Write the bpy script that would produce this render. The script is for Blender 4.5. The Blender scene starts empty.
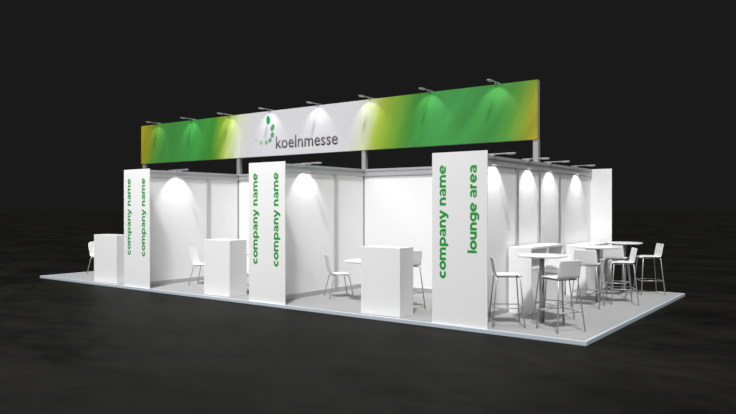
import bpy, bmesh, math
from mathutils import Vector, Matrix
PI = math.pi
S = bpy.context.scene
C = S.collection

# ---------------------------------------------------------------- camera
cd = bpy.data.cameras.new('camera'); cam = bpy.data.objects.new('camera', cd); C.objects.link(cam)
cam.location = (2.8144, -8.452, 1.7218)
cam.rotation_euler = (PI/2 - 0.0015, 0, 0.6371)
cd.sensor_fit = 'HORIZONTAL'; cd.sensor_width = 36; cd.lens = 668.886/736*36
cd.clip_end = 600
S.camera = cam
S.view_settings.view_transform = 'Standard'; S.view_settings.look = 'None'
S.view_settings.gamma = 1; S.view_settings.exposure = 0.0
try: S.view_settings.use_curve_mapping = False
except Exception: pass

# ---------------------------------------------------------------- world, key light, added fill lights
w = bpy.data.worlds.new('hall_air'); S.world = w; w.use_nodes = True
bg = w.node_tree.nodes['Background']
bg.inputs[0].default_value = (0.0104, 0.0104, 0.0104, 1); bg.inputs[1].default_value = 1

def add_light(name, kind, loc, energy, direction, parent=None, **kw):
    ld = bpy.data.lights.new(name, kind); ld.energy = energy
    for k, v in kw.items(): setattr(ld, k, v)
    o = bpy.data.objects.new(name, ld); C.objects.link(o)
    o.location = loc
    o.rotation_euler = Vector(direction).to_track_quat('-Z', 'Y').to_euler()
    if parent: o.parent = parent
    return o
add_light('key_light', 'SUN', (6, -9, 10), 3.35, (-.24, .46, -.85), angle=math.radians(6))
add_light('fill_light', 'AREA', (-8.2, -4.0, 7.4), 500, (0, .62, -.78), shape='RECTANGLE', size=8, size_y=1.2)  # added overhead fill for the booth fronts, no actual hall lamp
add_light('fill_light', 'AREA', (-1.0, -9.0, 7.5), 230, (-.1, .8, -.5), shape='RECTANGLE', size=5, size_y=2)  # added frontal fill to whiten the forward faces, no actual lamp
add_light('fill_light', 'AREA', (5.0, 2.0, 7.5), 230, (-.75, 0, -.6), shape='RECTANGLE', size=3, size_y=5)  # added side fill lifting the right-hand faces, no actual lamp

# ---------------------------------------------------------------- materials
def srgb(r, g, b):
    f = lambda c: c/12.92 if c <= .04045 else ((c+.055)/1.055)**2.4
    return (f(r/255), f(g/255), f(b/255), 1)
def mat(name, col, rough=.5, metal=0., noise=0., nscale=8., bump=0., spec=.5):
    m = bpy.data.materials.new(name); m.use_nodes = True
    nt = m.node_tree; b = nt.nodes['Principled BSDF']
    b.inputs['Base Color'].default_value = col
    b.inputs['Roughness'].default_value = rough; b.inputs['Metallic'].default_value = metal
    b.inputs['Specular IOR Level'].default_value = spec
    tc = nt.nodes.new('ShaderNodeTexCoord'); n = nt.nodes.new('ShaderNodeTexNoise')
    n.inputs['Scale'].default_value = nscale; n.inputs['Detail'].default_value = 4
    nt.links.new(tc.outputs['Object'], n.inputs['Vector'])
    mx = nt.nodes.new('ShaderNodeMix'); mx.data_type = 'RGBA'
    mx.inputs[6].default_value = tuple(c*(1-noise) for c in col[:3])+(1,)
    mx.inputs[7].default_value = tuple(min(1, c*(1+noise)) for c in col[:3])+(1,)
    nt.links.new(n.outputs['Fac'], mx.inputs[0]); nt.links.new(mx.outputs[2], b.inputs['Base Color'])
    if bump:
        bp = nt.nodes.new('ShaderNodeBump'); bp.inputs['Strength'].default_value = bump
        bp.inputs['Distance'].default_value = .01
        nt.links.new(n.outputs['Fac'], bp.inputs['Height']); nt.links.new(bp.outputs['Normal'], b.inputs['Normal'])
    return m
M = {}
M['panel'] = mat('white_panel', (.80, .80, .80, 1), .55, noise=.01, spec=.25)
M['board'] = mat('white_board', (.84, .84, .84, 1), .5, noise=.01, spec=.3)
M['alu'] = mat('brushed_aluminium', (.50, .50, .51, 1), .42, .55, noise=.05, nscale=30)
M['rail'] = mat('anodised_rail', (.44, .44, .45, 1), .5, .35, noise=.05, nscale=30)
M['chrome'] = mat('chrome', (.52, .52, .52, 1), .38, .6)
M['pole'] = mat('satin_steel', (.36, .36, .37, 1), .4, .5)
M['shell'] = mat('white_plastic', (.90, .90, .90, 1), .35, spec=.4)
M['top'] = mat('white_laminate', (.92, .92, .92, 1), .3, spec=.4)
M['carpet'] = mat('pale_grey_carpet', (.345, .341, .341, 1), .95, noise=.05, nscale=60, bump=.1, spec=.1)
M['edge'] = mat('pale_blue_grey_edging', (.60, .66, .72, 1), .35, .15, noise=.02)
M['green'] = mat('green_vinyl', srgb(30, 156, 54), .5, noise=.02)
M['grey_text'] = mat('dark_grey_vinyl', srgb(95, 92, 95), .5)
M['glass'] = mat('frosted_lamp_glass', (.9, .9, .88, 1), .3)
M['shadow_gap'] = mat('dark_groove', (.16, .16, .165, 1), .5, .3)

def floor_mat():
    m = bpy.data.materials.new('dark_concrete'); m.use_nodes = True
    nt = m.node_tree; b = nt.nodes['Principled BSDF']; N = nt.nodes.new; Lk = nt.links.new
    tc = N('ShaderNodeTexCoord')
    mp = N('ShaderNodeMapping'); mp.inputs['Scale'].default_value = (.55, 1.0, 1); mp.inputs['Rotation'].default_value = (0, 0, -.5)
    Lk(tc.outputs['Object'], mp.inputs['Vector'])
    n1 = N('ShaderNodeTexNoise'); n1.inputs['Scale'].default_value = .55; n1.inputs['Detail'].default_value = 9; n1.inputs['Roughness'].default_value = .65
    n2 = N('ShaderNodeTexNoise'); n2.inputs['Scale'].default_value = 4; n2.inputs['Detail'].default_value = 6
    Lk(mp.outputs[0], n1.inputs['Vector']); Lk(mp.outputs[0], n2.inputs['Vector'])
    a = N('ShaderNodeMath'); a.operation = 'MULTIPLY_ADD'; a.inputs[1].default_value = .45
    Lk(n2.outputs['Fac'], a.inputs[0]); Lk(n1.outputs['Fac'], a.inputs[2])
    r = N('ShaderNodeValToRGB'); Lk(a.outputs[0], r.inputs[0])
    r.color_ramp.elements[0].position = .52; r.color_ramp.elements[0].color = (.0030, .0030, .0025, 1)
    r.color_ramp.elements[1].position = .92; r.color_ramp.elements[1].color = (.0135, .0132, .0108, 1)
    Lk(r.outputs[0], b.inputs['Base Color'])
    r2 = N('ShaderNodeMapRange'); r2.inputs[3].default_value = .5; r2.inputs[4].default_value = .7
    Lk(n1.outputs['Fac'], r2.inputs[0]); Lk(r2.outputs[0], b.inputs['Roughness'])
    b.inputs['Specular IOR Level'].default_value = .05
    return m
M['ground'] = floor_mat()

def banner_mat():
    m = bpy.data.materials.new('printed_banner_fabric'); m.use_nodes = True
    nt = m.node_tree; b = nt.nodes['Principled BSDF']; N = nt.nodes.new; Lk = nt.links.new
    tc = N('ShaderNodeTexCoord'); sp = N('ShaderNodeSeparateXYZ'); Lk(tc.outputs['Object'], sp.inputs[0])
    # slanted soft streaks: noise sampled across the slant
    n = N('ShaderNodeTexNoise'); n.inputs['Scale'].default_value = 1.0; n.inputs['Detail'].default_value = 2
    def math_(op, a, bb, c=None):
        x = N('ShaderNodeMath'); x.operation = op
        for i, v in enumerate((a, bb, c)):
            if v is None: continue
            if isinstance(v, (int, float)): x.inputs[i].default_value = v
            else: Lk(v, x.inputs[i])
        return x.outputs[0]
    W = 11.67
    cb = N('ShaderNodeCombineXYZ')
    Lk(math_('MULTIPLY_ADD', sp.outputs['X'], 2.6, math_('MULTIPLY', sp.outputs['Z'], -1.5)), cb.inputs[0])
    Lk(math_('MULTIPLY_ADD', sp.outputs['X'], .25, math_('MULTIPLY', sp.outputs['Z'], .45)), cb.inputs[1])
    Lk(cb.outputs[0], n.inputs['Vector'])
    u = math_('DIVIDE', math_('ADD', sp.outputs['X'], 13.5), W)
    # edges lean: the print is yellower lower down
    zc = math_('SUBTRACT', sp.outputs['Z'], 3.44)
    u2 = math_('ADD', u, math_('MULTIPLY', zc, -.020))
    u3 = math_('ADD', u2, math_('MULTIPLY', math_('SUBTRACT', n.outputs['Fac'], .5), .022))
    r = N('ShaderNodeValToRGB'); Lk(u3, r.inputs[0])
    stops = [(0, (176, 166, 42)), (.02, (164, 164, 44)), (.05, (96, 148, 50)), (.085, (74, 148, 66)), (.19, (66, 154, 72)),
             (.255, (64, 148, 52)), (.285, (130, 168, 52)), (.312, (186, 205, 110)), (.34, (214, 220, 196)), (.375, (213, 213, 216)),
             (.645, (213, 213, 216)), (.675, (208, 214, 176)), (.70, (166, 188, 60)), (.735, (118, 162, 44)), (.775, (60, 140, 52)),
             (.82, (64, 152, 72)), (.935, (68, 152, 68)), (.965, (92, 156, 56)), (.988, (150, 168, 46)), (1, (182, 172, 40))]
    e = r.color_ramp.elements
    e[0].position = 0; e[0].color = srgb(*stops[0][1]); e[1].position = 1; e[1].color = srgb(*stops[-1][1])
    for p, c in stops[1:-1]:
        q = e.new(p); q.color = srgb(*c)
    for q in e: q.color = tuple(v*.80 for v in q.color[:3])+(1,)
    mr = N('ShaderNodeMapRange'); mr.inputs[1].default_value = .3; mr.inputs[2].default_value = .7; mr.inputs[3].default_value = .84; mr.inputs[4].default_value = 1.14
    Lk(n.outputs['Fac'], mr.inputs[0])
    # the white middle of the print carries no streaks
    inw = math_('MULTIPLY', math_('GREATER_THAN', u, .345), math_('LESS_THAN', u, .665))
    fac = math_('ADD', math_('MULTIPLY', mr.outputs[0], math_('SUBTRACT', 1, inw)), inw)
    vm = N('ShaderNodeVectorMath'); vm.operation = 'SCALE'; Lk(r.outputs[0], vm.inputs[0]); Lk(fac, vm.inputs['Scale'])
    Lk(vm.outputs[0], b.inputs['Base Color']); b.inputs['Roughness'].default_value = .6
    b.inputs['Specular IOR Level'].default_value = .2
    return m
M['banner'] = banner_mat()

# ---------------------------------------------------------------- helpers
def box(bm, x0, x1, y0, y1, z0, z1):
    v = [bm.verts.new((x, y, z)) for x in (x0, x1) for y in (y0, y1) for z in (z0, z1)]
    for f in ((0,1,3,2), (4,6,7,5), (0,4,5,1), (2,3,7,6), (0,2,6,4), (1,5,7,3)):
        bm.faces.new([v[i] for i in f])
def tube(bm, pts, r, seg=10, cap=True):
    pts = [Vector(p) for p in pts]; rings = []
    for i, p in enumerate(pts):
        d = (pts[min(i+1, len(pts)-1)] - pts[max(i-1, 0)]).normalized()
        a = d.cross(Vector((0, 0, 1)))
        if a.length < 1e-3: a = d.cross(Vector((0, 1, 0)))
        a.normalize(); b = d.cross(a)
        rings.append([bm.verts.new(p + (a*math.cos(t) + b*math.sin(t))*r) for t in [2*PI*k/seg for k in range(seg)]])
    for A, B in zip(rings, rings[1:]):
        for k in range(seg): bm.faces.new((A[k], A[(k+1) % seg], B[(k+1) % seg], B[k]))
    if cap: bm.faces.new(rings[0]); bm.faces.new(rings[-1])
def lathe(bm, prof, seg=48, x=0, y=0):
    rings = [[bm.verts.new((x+r*math.cos(t), y+r*math.sin(t), z)) for t in [2*PI*k/seg for k in range(seg)]] for r, z in prof]
    for A, B in zip(rings, rings[1:]):
        for k in range(seg): bm.faces.new((A[k], A[(k+1) % seg], B[(k+1) % seg], B[k]))
    bm.faces.new(rings[0]); bm.faces.new(rings[-1])
def obj(name, bm, m, parent=None, smooth=False, bevel=0):
    bmesh.ops.recalc_face_normals(bm, faces=bm.faces)
    if bevel:
        bmesh.ops.bevel(bm, geom=[e for e in bm.edges if len(e.link_faces) == 2 and e.calc_face_angle(0) > .5], offset=bevel, segments=2, affect='EDGES', profile=.5)
    me = bpy.data.meshes.new(name); bm.to_mesh(me); bm.free(); me.materials.append(m)
    if smooth:
        for p in me.polygons: p.use_smooth = True
    o = bpy.data.objects.new(name, me); C.objects.link(o)
    if parent: o.parent = parent
    return o
def bx(name, dims, m, parent=None, bevel=0):
    bm = bmesh.new(); box(bm, *dims); return obj(name, bm, m, parent, bevel=bevel)
def tag(o, label=None, cat=None, group=None, kind=None):
    if label: o['label'] = label
    if cat: o['category'] = cat
    if group: o['group'] = group
    if kind: o['kind'] = kind
    return o
def thing(name, label, cat, loc=(0, 0, 0), rz=0, group=None, kind=None):
    o = bpy.data.objects.new(name, None); C.objects.link(o); o.empty_display_size = .1
    o.location = loc; o.rotation_euler = (0, 0, rz)
    return tag(o, label, cat, group, kind)
def dup(root, loc, rz, label):
    def cp(o, par):
        c = o.copy(); C.objects.link(c)
        if par: c.parent = par
        for ch in [q for q in bpy.data.objects if q.parent == o]: cp(ch, c)
        return c
    r = cp(root, None); r.location = loc; r.rotation_euler = (0, 0, rz); r['label'] = label
    return r
def text_mesh(body, bold):
    cu = bpy.data.curves.new('lettering', 'FONT'); cu.body = body; cu.size = 1; cu.offset = bold; cu.resolution_u = 6
    cu.space_character = 1.04
    t = bpy.data.objects.new('lettering', cu); C.objects.link(t)
    bpy.context.view_layer.update()
    dg = bpy.context.evaluated_depsgraph_get()
    me = bpy.data.meshes.new_from_object(t.evaluated_get(dg)); bpy.data.objects.remove(t)
    bm = bmesh.new(); bm.from_mesh(me); bpy.data.meshes.remove(me)
    xs = [v.co.x for v in bm.verts]; ys = [v.co.y for v in bm.verts]
    for v in bm.verts:      # normalised to a unit box
        v.co = ((v.co.x-min(xs))/(max(xs)-min(xs)), (v.co.y-min(ys))/(max(ys)-min(ys)), 0)
    return bm
def arc(cx, cy, rx, ry, a0, a1, n=22):
    return [(cx+rx*math.cos(math.radians(a0+(a1-a0)*i/n)), cy+ry*math.sin(math.radians(a0+(a1-a0)*i/n))) for i in range(n+1)]
# bold geometric letters drawn as strokes: (advance, [(points, stroke width)]); x-height 1
GL = {
 'c': (.98, [(arc(.53, .5, .385, .36, 48, 312), .29)]),
 'o': (1.10, [(arc(.55, .5, .40, .36, 0, 360, 36), .29)]),
 'e': (1.08, [(arc(.54, .5, .395, .37, 4, 318, 30), .27), ([(.2, .49), (.98, .49)], .19)]),
 'n': (1.08, [([(.21, 0), (.21, 1)], .28), (arc(.54, .52, .32, .34, 175, 0) + [(.86, 0)], .28)]),
 'm': (1.66, [([(.21, 0), (.21, 1)], .28), (arc(.515, .53, .30, .335, 175, 0) + [(.815, 0)], .27), (arc(1.115, .53, .30, .335, 180, 0) + [(1.415, 0)], .27)]),
 'u': (1.08, [([(.87, 0), (.87, 1)], .28), ([(.22, 1), (.22, .48)] + arc(.54, .48, .32, .34, 180, 355), .28)]),
 'p': (1.14, [([(.21, -.38), (.21, 1)], .28), (arc(.58, .5, .39, .36, 0, 360, 36), .28)]),
 'g': (1.14, [(arc(.54, .52, .39, .35, 0, 360, 36), .27), ([(.92, 1), (.92, .12)] + arc(.54, .08, .38, .34, 0, -140), .27)]),
 'a': (1.02, [([(.14, .80)] + arc(.48, .55, .33, .325, 115, 0) + [(.81, 0)], .26), (arc(.46, .28, .31, .185, 0, 360, 30), .2)]),
 'y': (1.02, [([(.10, 1), (.52, .06)], .29), ([(.94, 1), (.50, -.10), (.40, -.25), (.28, -.27), (.12, -.22)], .28)]),
 'r': (.74, [([(.21, 0), (.21, 1)], .28), (arc(.58, .46, .37, .40, 172, 92), .27)]),
 'l': (.44, [([(.21, 0), (.21, 1.42)], .28)]),
 ' ': (.52, [])}
def stroke(bm, pts, wd, z):
    L_, R_ = [], []
    for i, p in enumerate(pts):
        a = Vector(pts[max(i-1, 0)]); b = Vector(pts[min(i+1, len(pts)-1)])
        if pts[0] == pts[-1] or (Vector(pts[0])-Vector(pts[-1])).length < 1e-4:
            if i in (0, len(pts)-1): a = Vector(pts[-2]); b = Vector(pts[1])
        d = (b-a).normalized(); nn = Vector((-d.y, d.x))*wd/2
        L_.append(bm.verts.new((p[0]+nn.x, p[1]+nn.y, z))); R_.append(bm.verts.new((p[0]-nn.x, p[1]-nn.y, z)))
    for i in range(len(pts)-1): bm.faces.new((L_[i], R_[i], R_[i+1], L_[i+1]))
def stroked_words(body):
    """bold lettering, one bmesh per word, scaled to a common unit box"""
    words, x, k = [], 0, 0
    bm = bmesh.new()
    for ch in body:
        adv, st = GL[ch]
        if ch == ' ': words.append(bm); bm = bmesh.new()
        for pts, wd in st:
            stroke(bm, [(x+a, b) for a, b in pts], wd*1.12, k % 3); k += 1
        x += adv
    words.append(bm)
    vs = [v.co for b in words for v in b.verts]
    x0, x1, y0, y1 = min(c.x for c in vs), max(c.x for c in vs), min(c.y for c in vs), max(c.y for c in vs)
    for b in words:
        for v in b.verts: v.co = ((v.co.x-x0)/(x1-x0), (v.co.y-y0)/(y1-y0), v.co.z)
    return words
def thicken(bm, vec):
    r = bmesh.ops.extrude_face_region(bm, geom=bm.faces[:])
    bmesh.ops.translate(bm, verts=[g for g in r['geom'] if isinstance(g, bmesh.types.BMVert)], vec=vec)

# ---------------------------------------------------------------- setting
L, D, H = 13.52, 5.845, 2.5
bm = bmesh.new(); bmesh.ops.create_grid(bm, x_segments=4, y_segments=4, size=150)
bmesh.ops.translate(bm, verts=bm.verts, vec=(-5, 60, -.055))
tag(obj('floor', bm, M['ground']), kind='structure')

pf = thing('platform', 'low pale grey carpeted platform with light edging on the dark hall floor', 'platform', (-L/2, D/2, -.055))
def off(dims): return (dims[0]+L/2, dims[1]+L/2, dims[2]-D/2, dims[3]-D/2, dims[4]+.055, dims[5]+.055)
bx('carpet', off((-L+.045, -.045, .045, D-.045, -.055, 0)), M['carpet'], pf)
for d in ((-L, 0, 0, .045, -.055, .002), (-L, 0, D-.045, D, -.055, .002), (-L, -L+.045, .045, D-.045, -.055, .002), (-.045, 0, .045, D-.045, -.055, .002)):
    bx('edge_trim', off(d), M['edge'], pf, bevel=.004)

XW = (-9.57, -5.705, -1.84); YB = 2.92
def wall_y(name, x, y0, y1, posts, label):
    t = thing(name, label, 'wall', (x, y0, 0), kind='structure')
    l = y1-y0
    bx('panel', (-.008, .008, 0, l, .05, H-.1), M['panel'], t)
    bm = bmesh.new(); box(bm, -.04, .04, 0, l, H-.045, H); box(bm, -.028, .028, 0, l, H-.10, H-.045); box(bm, -.04, .04, 0, l, H-.15, H-.10)
    obj('top_rail', bm, M['rail'], t)
    bm = bmesh.new(); box(bm, -.03, .03, 0, l, .002, .085); obj('base_rail', bm, M['rail'], t)
    for p in posts:
        bx('post', (-.04, .04, p-y0-.04, p-y0+.04, .085, H-.15), M['alu'], t, bevel=.006)
    return t
def wall_x(name, y, x0, x1, posts, label):
    t = thing(name, label, 'wall', (x0, y, 0), kind='structure')
    l = x1-x0
    bx('panel', (0, l, -.008, .008, .05, H-.1), M['panel'], t)
    bm = bmesh.new(); box(bm, 0, l, -.04, .04, H-.045, H); box(bm, 0, l, -.028, .028, H-.10, H-.045); box(bm, 0, l, -.04, .04, H-.15, H-.10)
    obj('top_rail', bm, M['rail'], t)
    bm = bmesh.new(); box(bm, 0, l, -.03, .03, .002, .085); obj('base_rail', bm, M['rail'], t)
    for p in posts:
        bx('post', (p-x0-.025, p-x0+.025, -.025, .025, .085, H-.15), M['alu'], t, bevel=.006)
    return t
wall_y('wall_left', XW[0], .06, YB-.045, (1.95,), 'white partition between the two left booths')
wall_y('wall_middle', XW[1], .06, YB-.045, (1.95,), 'white partition between the middle and right booths')
wall_y('wall_right', XW[2], .06, D-.08, (1.98, 2.92, 3.90), 'long white partition beside the lounge area')
wall_x('wall_back', YB, -L+.03, XW[2]-.045, (XW[0], XW[1]), 'white back wall of the booths')

# sign panels
def sign(xc, y, wd, label, texts, th=.016):
    t = thing('sign_panel', label, 'sign panel', (xc, y, 0), group=None)
    bx('board', (-wd/2, wd/2, 0, th, .002, H), M['board'], t, bevel=.002)
    for body, xl, xr, z0, z1 in texts:
        for b in stroked_words(body):
            for v in b.verts:
                u, q, d = v.co
                v.co = (xr + (xl-xr)*q - xc, -.0008 - .0003*d, z0 + (z1-z0)*u)
            obj('lettering', b, M['green'], t)
    return t
SG = 'white sign panels'
sign(-9.572, .03, .905, 'white sign panel at the left booth, leftmost of the panels with green company name lettering',
     (('company name', -9.89, -9.735, .672, 2.31), ('company name', -9.385, -9.225, .66, 2.31)))
sign(-5.707, .03, .90, 'white sign panel between two booths, middle of the panels with green company name lettering twice',
     (('company name', -6.045, -5.885, .675, 2.315), ('company name', -5.53, -5.365, .655, 2.315)))
sign(-1.841, .03, .893, 'largest white sign panel reading company name and lounge area in green',
     (('company name', -2.165, -2.01, .668, 2.32), ('lounge area', -1.705, -1.515, 1.055, 2.30)))
sign(-1.841, D-.075, .893, 'blank brightly lit white panel at the far rear end of the lounge', ())

# banner
BX0, BX1, BZ0, BZ1 = -13.50, -1.83, 2.905, 3.965
bt = thing('banner', 'long green and white fascia banner raised on posts above the booths', 'banner', (-7.665, YB, H))
def bo(x0, x1, y0, y1, z0, z1): return (x0+7.665, x1+7.665, y0-YB, y1-YB, z0-H, z1-H)
fr = bx('frame', bo(BX0, BX1, YB-.03, YB+.06, BZ0, BZ1), M['alu'], bt)
bm = bmesh.new(); box(bm, BX0, BX1, YB-.045, YB-.0305, BZ0, BZ1)
face = obj('printed_face', bm, M['banner'], bt); face.location = (7.665, -YB, -H)
for x in (BX0+.07, XW[0], XW[1], XW[2]-.035):
    bx('post', bo(x-.05, x+.05, YB-.025, YB+.075, H+.001, BZ0), M['alu'], bt, bevel=.008)
YF = YB-.0455
def on_face(name, b, m, lab=None):
    thicken(b, (0, -.003, 0)); o = obj(name, b, m, bt); o.location = (7.665, -YB, -H)
    if lab: o['label'] = lab
b = text_mesh('koelnmesse', .014)
for v in b.verts: v.co = (-8.255 + v.co.x*(1.87), YF, 3.065 + v.co.y*.285)
on_face('lettering', b, M['grey_text'], 'dark grey lettering')
dots = [(-8.505, 3.755, .062, .105, .1, (10, 130, 66)), (-8.365, 3.565, .058, .088, -.5, (70, 135, 90)), (-8.370, 3.395, .055, .070, -.4, (80, 138, 95)),
        (-8.445, 3.275, .052, .058, -.5, (100, 148, 108)), (-8.565, 3.225, .050, .050, 0, (122, 158, 124)), (-8.74, 3.235, .050, .052, .3, (142, 172, 142)),
        (-8.905, 3.315, .036, .056, .4, (175, 185, 176))]
for x, z, a, c, rot, col in dots:
    b = bmesh.new(); vs = []
    for k in range(24):
        t = 2*PI*k/24; px, pz = a*math.cos(t), c*math.sin(t)
        vs.append(b.verts.new((x+px*math.cos(rot)-pz*math.sin(rot), YF, z+px*math.sin(rot)+pz*math.cos(rot))))
    b.faces.new(vs)
    on_face('emblem_dot', b, mat('emblem_green', srgb(*col), .5))

# ---------------------------------------------------------------- arm spotlights (local: arm runs along +x away from the wall, base on the rail top)
def spotlight(loc, rz, label, group, energy, axis, spread, tail=.09):
    t = thing('arm_spotlight', label, 'lamp', loc, rz, group)
    bm = bmesh.new()
    for y0 in (-.028, .016): box(bm, -.03, .05, y0, y0+.012, .0, .022)
    obj('bracket', bm, M['alu'], t)
    bm = bmesh.new(); box(bm, -tail, .27, -.014, .014, .022, .038)
    obj('arm', bm, M['alu'], t, bevel=.003)
    bm = bmesh.new()
    q = [(.24, .018), (.385, .016), (.395, .030), (.385, .040), (.25, .040)]
    A = [bm.verts.new((x, -.034, z)) for x, z in q]; B = [bm.verts.new((x, .034, z)) for x, z in q]
    bm.faces.new(A); bm.faces.new(B[::-1])
    for i in range(len(q)): bm.faces.new((A[i], A[(i+1) % 5], B[(i+1) % 5], B[i]))
    hd = obj('lamp_head', bm, M['alu'], t, bevel=.003)
    bm = bmesh.new(); box(bm, .27, .37, -.026, .026, .0125, .0155)
    obj('lens', bm, M['glass'], hd)
    a = math.radians(axis)
    add_light('lamp_light', 'SPOT', (.36, 0, .008), energy, (-math.cos(a), 0, -math.sin(a)), t, spot_size=math.radians(spread), spot_blend=.42, shadow_soft_size=.02)
    return t
EB, EW = 9.5, 27
BL = ['outermost left, over the yellow end of the banner', 'second from the left, over green print', 'third from the left, where green print turns white',
      'above the green dotted emblem', 'above the grey lettering', 'where white print turns yellow green', 'second from the right, over green print', 'nearest the right end of the banner']
for x, s in zip((-12.75, -11.29, -9.87, -8.44, -6.95, -5.51, -4.05, -2.61), BL):
    spotlight((x, YB-.015, BZ1+.001), -PI/2, 'grey arm spotlight on the banner top, '+s, 'arm spotlights along the banner top', EB, 51, 88)
for x, y, rz, s in ((XW[0], 1.045, 0, 'shining into the booth right of the leftmost sign panel'), (XW[0], 1.045+.12, PI, 'reaching left behind the leftmost sign panel'),
                    (XW[1], 1.045, 0, 'shining down the partition right of the middle sign panel'), (XW[1], 1.045+.12, PI, 'reaching left just behind the middle sign panel'),
                    (XW[2], 1.09, 0, 'closest to the lounge area sign'), (XW[2], 2.45, 0, 'just before the tall banner post'),
                    (XW[2], 3.43, 0, 'just behind the tall banner post'), (XW[2], 4.86, 0, 'farthest, near the blank rear panel')):
    spotlight((x, y, H+.001), rz, 'grey arm spotlight on partition rail, '+s, 'arm spotlights on the partition rails', EW, 59, 79)

# ---------------------------------------------------------------- reception counters
def counter(x0, x1, y0, y1, label):
    cx, cy = (x0+x1)/2, (y0+y1)/2
    t = thing('counter', label, 'counter', (cx, cy, 0), group=None)
    a, b_ = (x1-x0)/2, (y1-y0)/2
    hh = 1.07
    bx('front_panel', (-a, a, -b_, -b_+.02, .002, hh-.025), M['board'], t)
    for s in (-1, 1):
        d = (-a, -a+.02) if s < 0 else (a-.02, a)
        bx('side_panel', (d[0], d[1], -b_+.02, b_, .002, hh-.025), M['board'], t)
    bx('shelf', (-a+.02, a-.02, -b_+.02, b_-.01, .5, .52), M['board'], t)
    bx('countertop', (-a, a, -b_, b_, hh-.025, hh), M['top'], t, bevel=.002)
counter(-11.36, -10.46, .14, .52, 'white reception counter at the far left, beside the leftmost sign panel')
counter(-7.54, -6.80, .15, .58, 'white reception counter left of the middle sign panel')
counter(-3.684, -2.93, .14, .52, 'white reception counter left of the lounge area sign')

# ---------------------------------------------------------------- seating
def shell(name, prof, parent, th=.014, cols=8, curve=0.0):
    """prof: list of (x_forward, z, halfwidth, dish)"""
    bm = bmesh.new(); rows = []
    for x, z, hw, dish, nx, nz in prof:
        row = []
        for k in range(cols+1):
            s = 2*k/cols-1
            row.append(bm.verts.new((x + nx*dish*s*s, hw*s, z + nz*dish*s*s)))
        rows.append(row)
    for A, B in zip(rows, rows[1:]):
        for k in range(cols): bm.faces.new((A[k], A[k+1], B[k+1], B[k]))
    o = obj(name, bm, M['shell'], parent, smooth=True)
    s = o.modifiers.new('thickness', 'SOLIDIFY'); s.thickness = th; s.offset = 0
    u = o.modifiers.new('smooth', 'SUBSURF'); u.levels = 1; u.render_levels = 2
    return o
def side_chair(loc, rz, label, rounded=True):
    t = thing('side_chair', label, 'chair', loc, rz, None)
    zs = .445
    k = .20
    prof = [(.205, zs-.012, k*.80, .0, 0, 1), (.20, zs-.004, k*.92, .004, 0, 1), (.17, zs+.003, k, .008, 0, 1), (.05, zs-.002, k, .012, 0, 1), (-.10, zs-.006, k*.97, .012, 0, 1),
            (-.165, zs+.008, k*.93, .014, .7, .7), (-.195, zs+.05, k*.86, .016, 1, 0), (-.215, zs+.14, k*.86, .018, 1, 0), (-.24, zs+.25, k*.9, .018, 1, 0)]
    if rounded: prof += [(-.256, zs+.32, k*.82, .016, 1, 0), (-.264, zs+.355, k*.62, .01, 1, 0), (-.268, zs+.372, k*.3, .004, 1, 0)]
    else: prof += [(-.255, zs+.32, k*.9, .016, 1, 0), (-.262, zs+.36, k*.88, .012, 1, 0), (-.264, zs+.37, k*.84, .012, 1, 0)]
    shell('seat_shell', prof, t)
    bm = bmesh.new()
    tube(bm, [(.13, -.15, zs-.022), (.13, .15, zs-.022)], .009); tube(bm, [(-.12, -.15, zs-.022), (-.12, .15, zs-.022)], .009)
    tube(bm, [(-.12, 0, zs-.022), (.13, 0, zs-.022)], .009)
    obj('seat_frame', bm, M['chrome'], t, smooth=True)
    for sx, fx in ((1, .225), (-1, -.235)):
        for sy in (-1, 1):
            x0 = .13 if sx > 0 else -.12
            bm = bmesh.new()
            tube(bm, [(x0, sy*.14, zs-.022), (x0+.012*sx, sy*.168, zs-.026), (x0+.025*sx, sy*.182, zs-.05), (fx, sy*.215, .008)], .0095)
            leg = obj('leg', bm, M['chrome'], t, smooth=True)
            bm = bmesh.new(); lathe(bm, [(.010, .002), (.012, .008), (.010, .02)], 12, fx, sy*.215)
            obj('glide', bm, M['rail'], leg)
    return t
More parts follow.
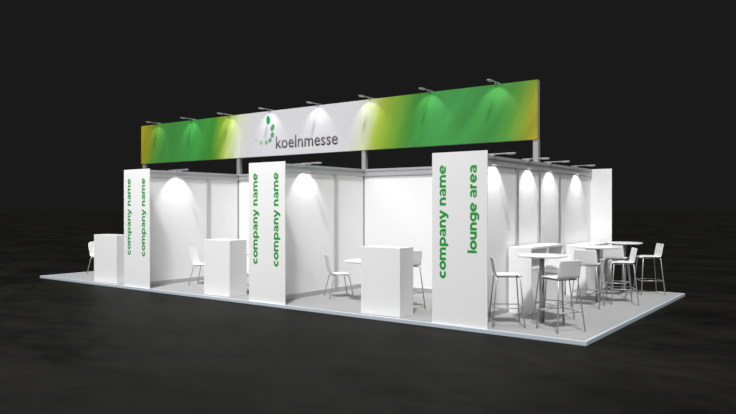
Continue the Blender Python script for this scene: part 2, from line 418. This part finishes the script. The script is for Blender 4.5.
def bar_stool(loc, rz, label):
    t = thing('bar_stool', label, 'bar stool', loc, rz, 'white bar stools')
    zs = .735; k = .195
    prof = [(.200, zs-.03, k*.92, 0, 0, 1), (.200, zs-.008, k*.96, 0, 0, 1), (.175, zs+.002, k, .003, 0, 1), (0, zs-.004, k, .006, 0, 1), (-.12, zs-.006, k, .006, 0, 1), (-.152, zs-.004, k, .004, .3, .7),
            (-.166, zs+.004, k, .004, .7, .3), (-.174, zs+.03, k, .006, 1, 0), (-.196, zs+.13, k*.98, .010, 1, 0), (-.220, zs+.236, k*.95, .010, 1, 0), (-.223, zs+.248, k*.94, .010, 1, 0)]
    shell('seat_shell', prof, t, th=.016)
    bm = bmesh.new(); zf = zs-.025
    tube(bm, [(.15, -.15, zf), (.15, .15, zf)], .009); tube(bm, [(-.14, -.15, zf), (-.14, .15, zf)], .009)
    tube(bm, [(-.14, -.15, zf), (.15, -.15, zf)], .009); tube(bm, [(-.14, .15, zf), (.15, .15, zf)], .009)
    obj('seat_frame', bm, M['chrome'], t, smooth=True)
    feet = {}
    for sx in (1, -1):
        for sy in (-1, 1):
            a = Vector((.15 if sx > 0 else -.14, sy*.15, zf)); f = Vector((sx*.225, sy*.235, .006))
            k1 = a + Vector((sx*.02, sy*.02, -.012))
            bm = bmesh.new(); tube(bm, [a, k1, f], .0092)
            obj('leg', bm, M['chrome'], t, smooth=True)
            feet[sx, sy] = k1 + (f-k1)*((k1.z-.27)/(k1.z-f.z))
    for (p, q), dz in ((((1, -1), (1, 1)), 0), (((-1, -1), (-1, 1)), 0), (((1, -1), (-1, -1)), 0), (((1, 1), (-1, 1)), 0)):
        bm = bmesh.new(); tube(bm, [feet[p]+Vector((0, 0, dz)), feet[q]+Vector((0, 0, dz))], .007)
        obj('footrest', bm, M['chrome'], t, smooth=True)
    return t
side_chair((-12.70, 1.13, 0), math.radians(15), 'white shell side chair at the far left edge, mostly behind the leftmost counter')
side_chair((-8.79, 1.17, 0), math.radians(25), 'white shell side chair left of the middle counter')
side_chair((-7.1, 2.25, 0), math.radians(178), 'white shell side chair glimpsed between the middle counter and the middle sign panel')
side_chair((-5.13, 1.36, 0), math.radians(54), 'white shell side chair beside the round table in the right booth', False)

A = math.atan2
s0 = bar_stool((-1.34, .535, 0), math.radians(33), 'white bar stool nearest the lounge area sign, seen from its side with backrest at left')
for loc, rz, lab in (((-.56, .60, 0), A(.5, -.87), 'white bar stool at the front edge with its backrest towards the viewer, frontmost of all'),
                     ((-.93, 1.32, 0), -PI/2+.03, 'white bar stool tucked behind the nearest high table and facing the viewer'),
                     ((-.97, 2.98, 0), PI/2+.12, 'white bar stool before the middle high table, backrest to the viewer'),
                     ((-.61, 3.72, 0), A(-.47, -.88), 'white bar stool right of the middle high table, seen from the side'),
                     ((-.98, 4.62, 0), PI/2+.05, 'white bar stool before the farthest high table, backrest to the viewer'),
                     ((-.57, 5.42, 0), math.radians(213), 'white bar stool farthest right, standing at the platform corner'),
                     ((-3.382, 1.015, 0), math.radians(150), 'white bar stool behind the reception counter nearest the lounge area sign')):
    dup(s0, loc, rz, lab)

def high_table(x, y, r, h, label, cat='high table', name='high_table', pole=.038):
    t = thing(name, label, cat, (x, y, 0), group=None)
    bm = bmesh.new(); lathe(bm, [(r-.035, h-.028), (r-.01, h-.016), (r, h-.008), (r-.003, h)], 64); obj('tabletop', bm, M['top'], t)
    bm = bmesh.new(); lathe(bm, [(pole, .012), (pole, h-.03)], 24); o = obj('pole', bm, M['pole'], t, smooth=True)
    bm = bmesh.new(); lathe(bm, [(.10, h-.034), (.10, h-.0285)], 24); obj('mounting_plate', bm, M['pole'], t)
    bm = bmesh.new(); lathe(bm, [(.17, .002), (.167, .007), (pole+.01, .011)], 48); obj('base', bm, M['pole'], t)
    return t
high_table(-.995, 1.01, .375, 1.0, 'round white high table nearest the lounge area sign')
high_table(-.98, 3.55, .37, 1.0, 'round white high table in the middle of the row of three')
high_table(-.99, 5.22, .345, 1.0, 'round white high table farthest back, by the blank rear panel')
high_table(-4.43, 1.28, .40, .735, 'low round white table in the right booth, half behind the counter', 'table', 'round_table', .03)
high_table(-7.55, 1.62, .40, .735, 'low round white table in the left booth, almost hidden behind the middle counter', 'table', 'round_table', .03)

# ---------------------------------------------------------------- lounge cabinets with open niches
def cabinet(y0, y1, h, label):
    x0, x1 = -1.795, -1.41
    t = thing('shelf_cabinet', label, 'cabinet', ((x0+x1)/2, (y0+y1)/2, 0), group=None)
    a, b_ = (x1-x0)/2, (y1-y0)/2; th = .03; zn = h-.33
    bx('top_board', (-a, a, -b_, b_, h-th, h), M['top'], t, bevel=.002)
    for s in (-1, 1):
        d = (-b_, -b_+th) if s < 0 else (b_-th, b_)
        bx('end_panel', (-a, a, d[0], d[1], .002, h-th), M['top'], t)
    bx('back_panel', (-a, -a+.015, -b_+th, b_-th, .05, h-th), M['top'], t)
    bx('niche_shelf', (-a+.015, a, -b_+th, b_-th, zn-th, zn), M['top'], t)
    bx('divider', (-a+.015, a, -th/2, th/2, zn, h-th), M['top'], t)
    for s in (-1, 1):
        d = (-b_+th+.002, -.002) if s < 0 else (.002, b_-th-.002)
        bx('door', (a-.022, a-.004, d[0], d[1], .06, zn-th-.002), M['top'], t)
    bx('plinth', (-a+.015, a-.03, -b_+th, b_-th, .002, .06), M['top'], t)
cabinet(1.60, 3.03, 1.06, 'white cabinet with open niches along the partition, behind the nearest high table')
cabinet(4.20, 5.60, .97, 'white cabinet along the partition, behind the middle high table')
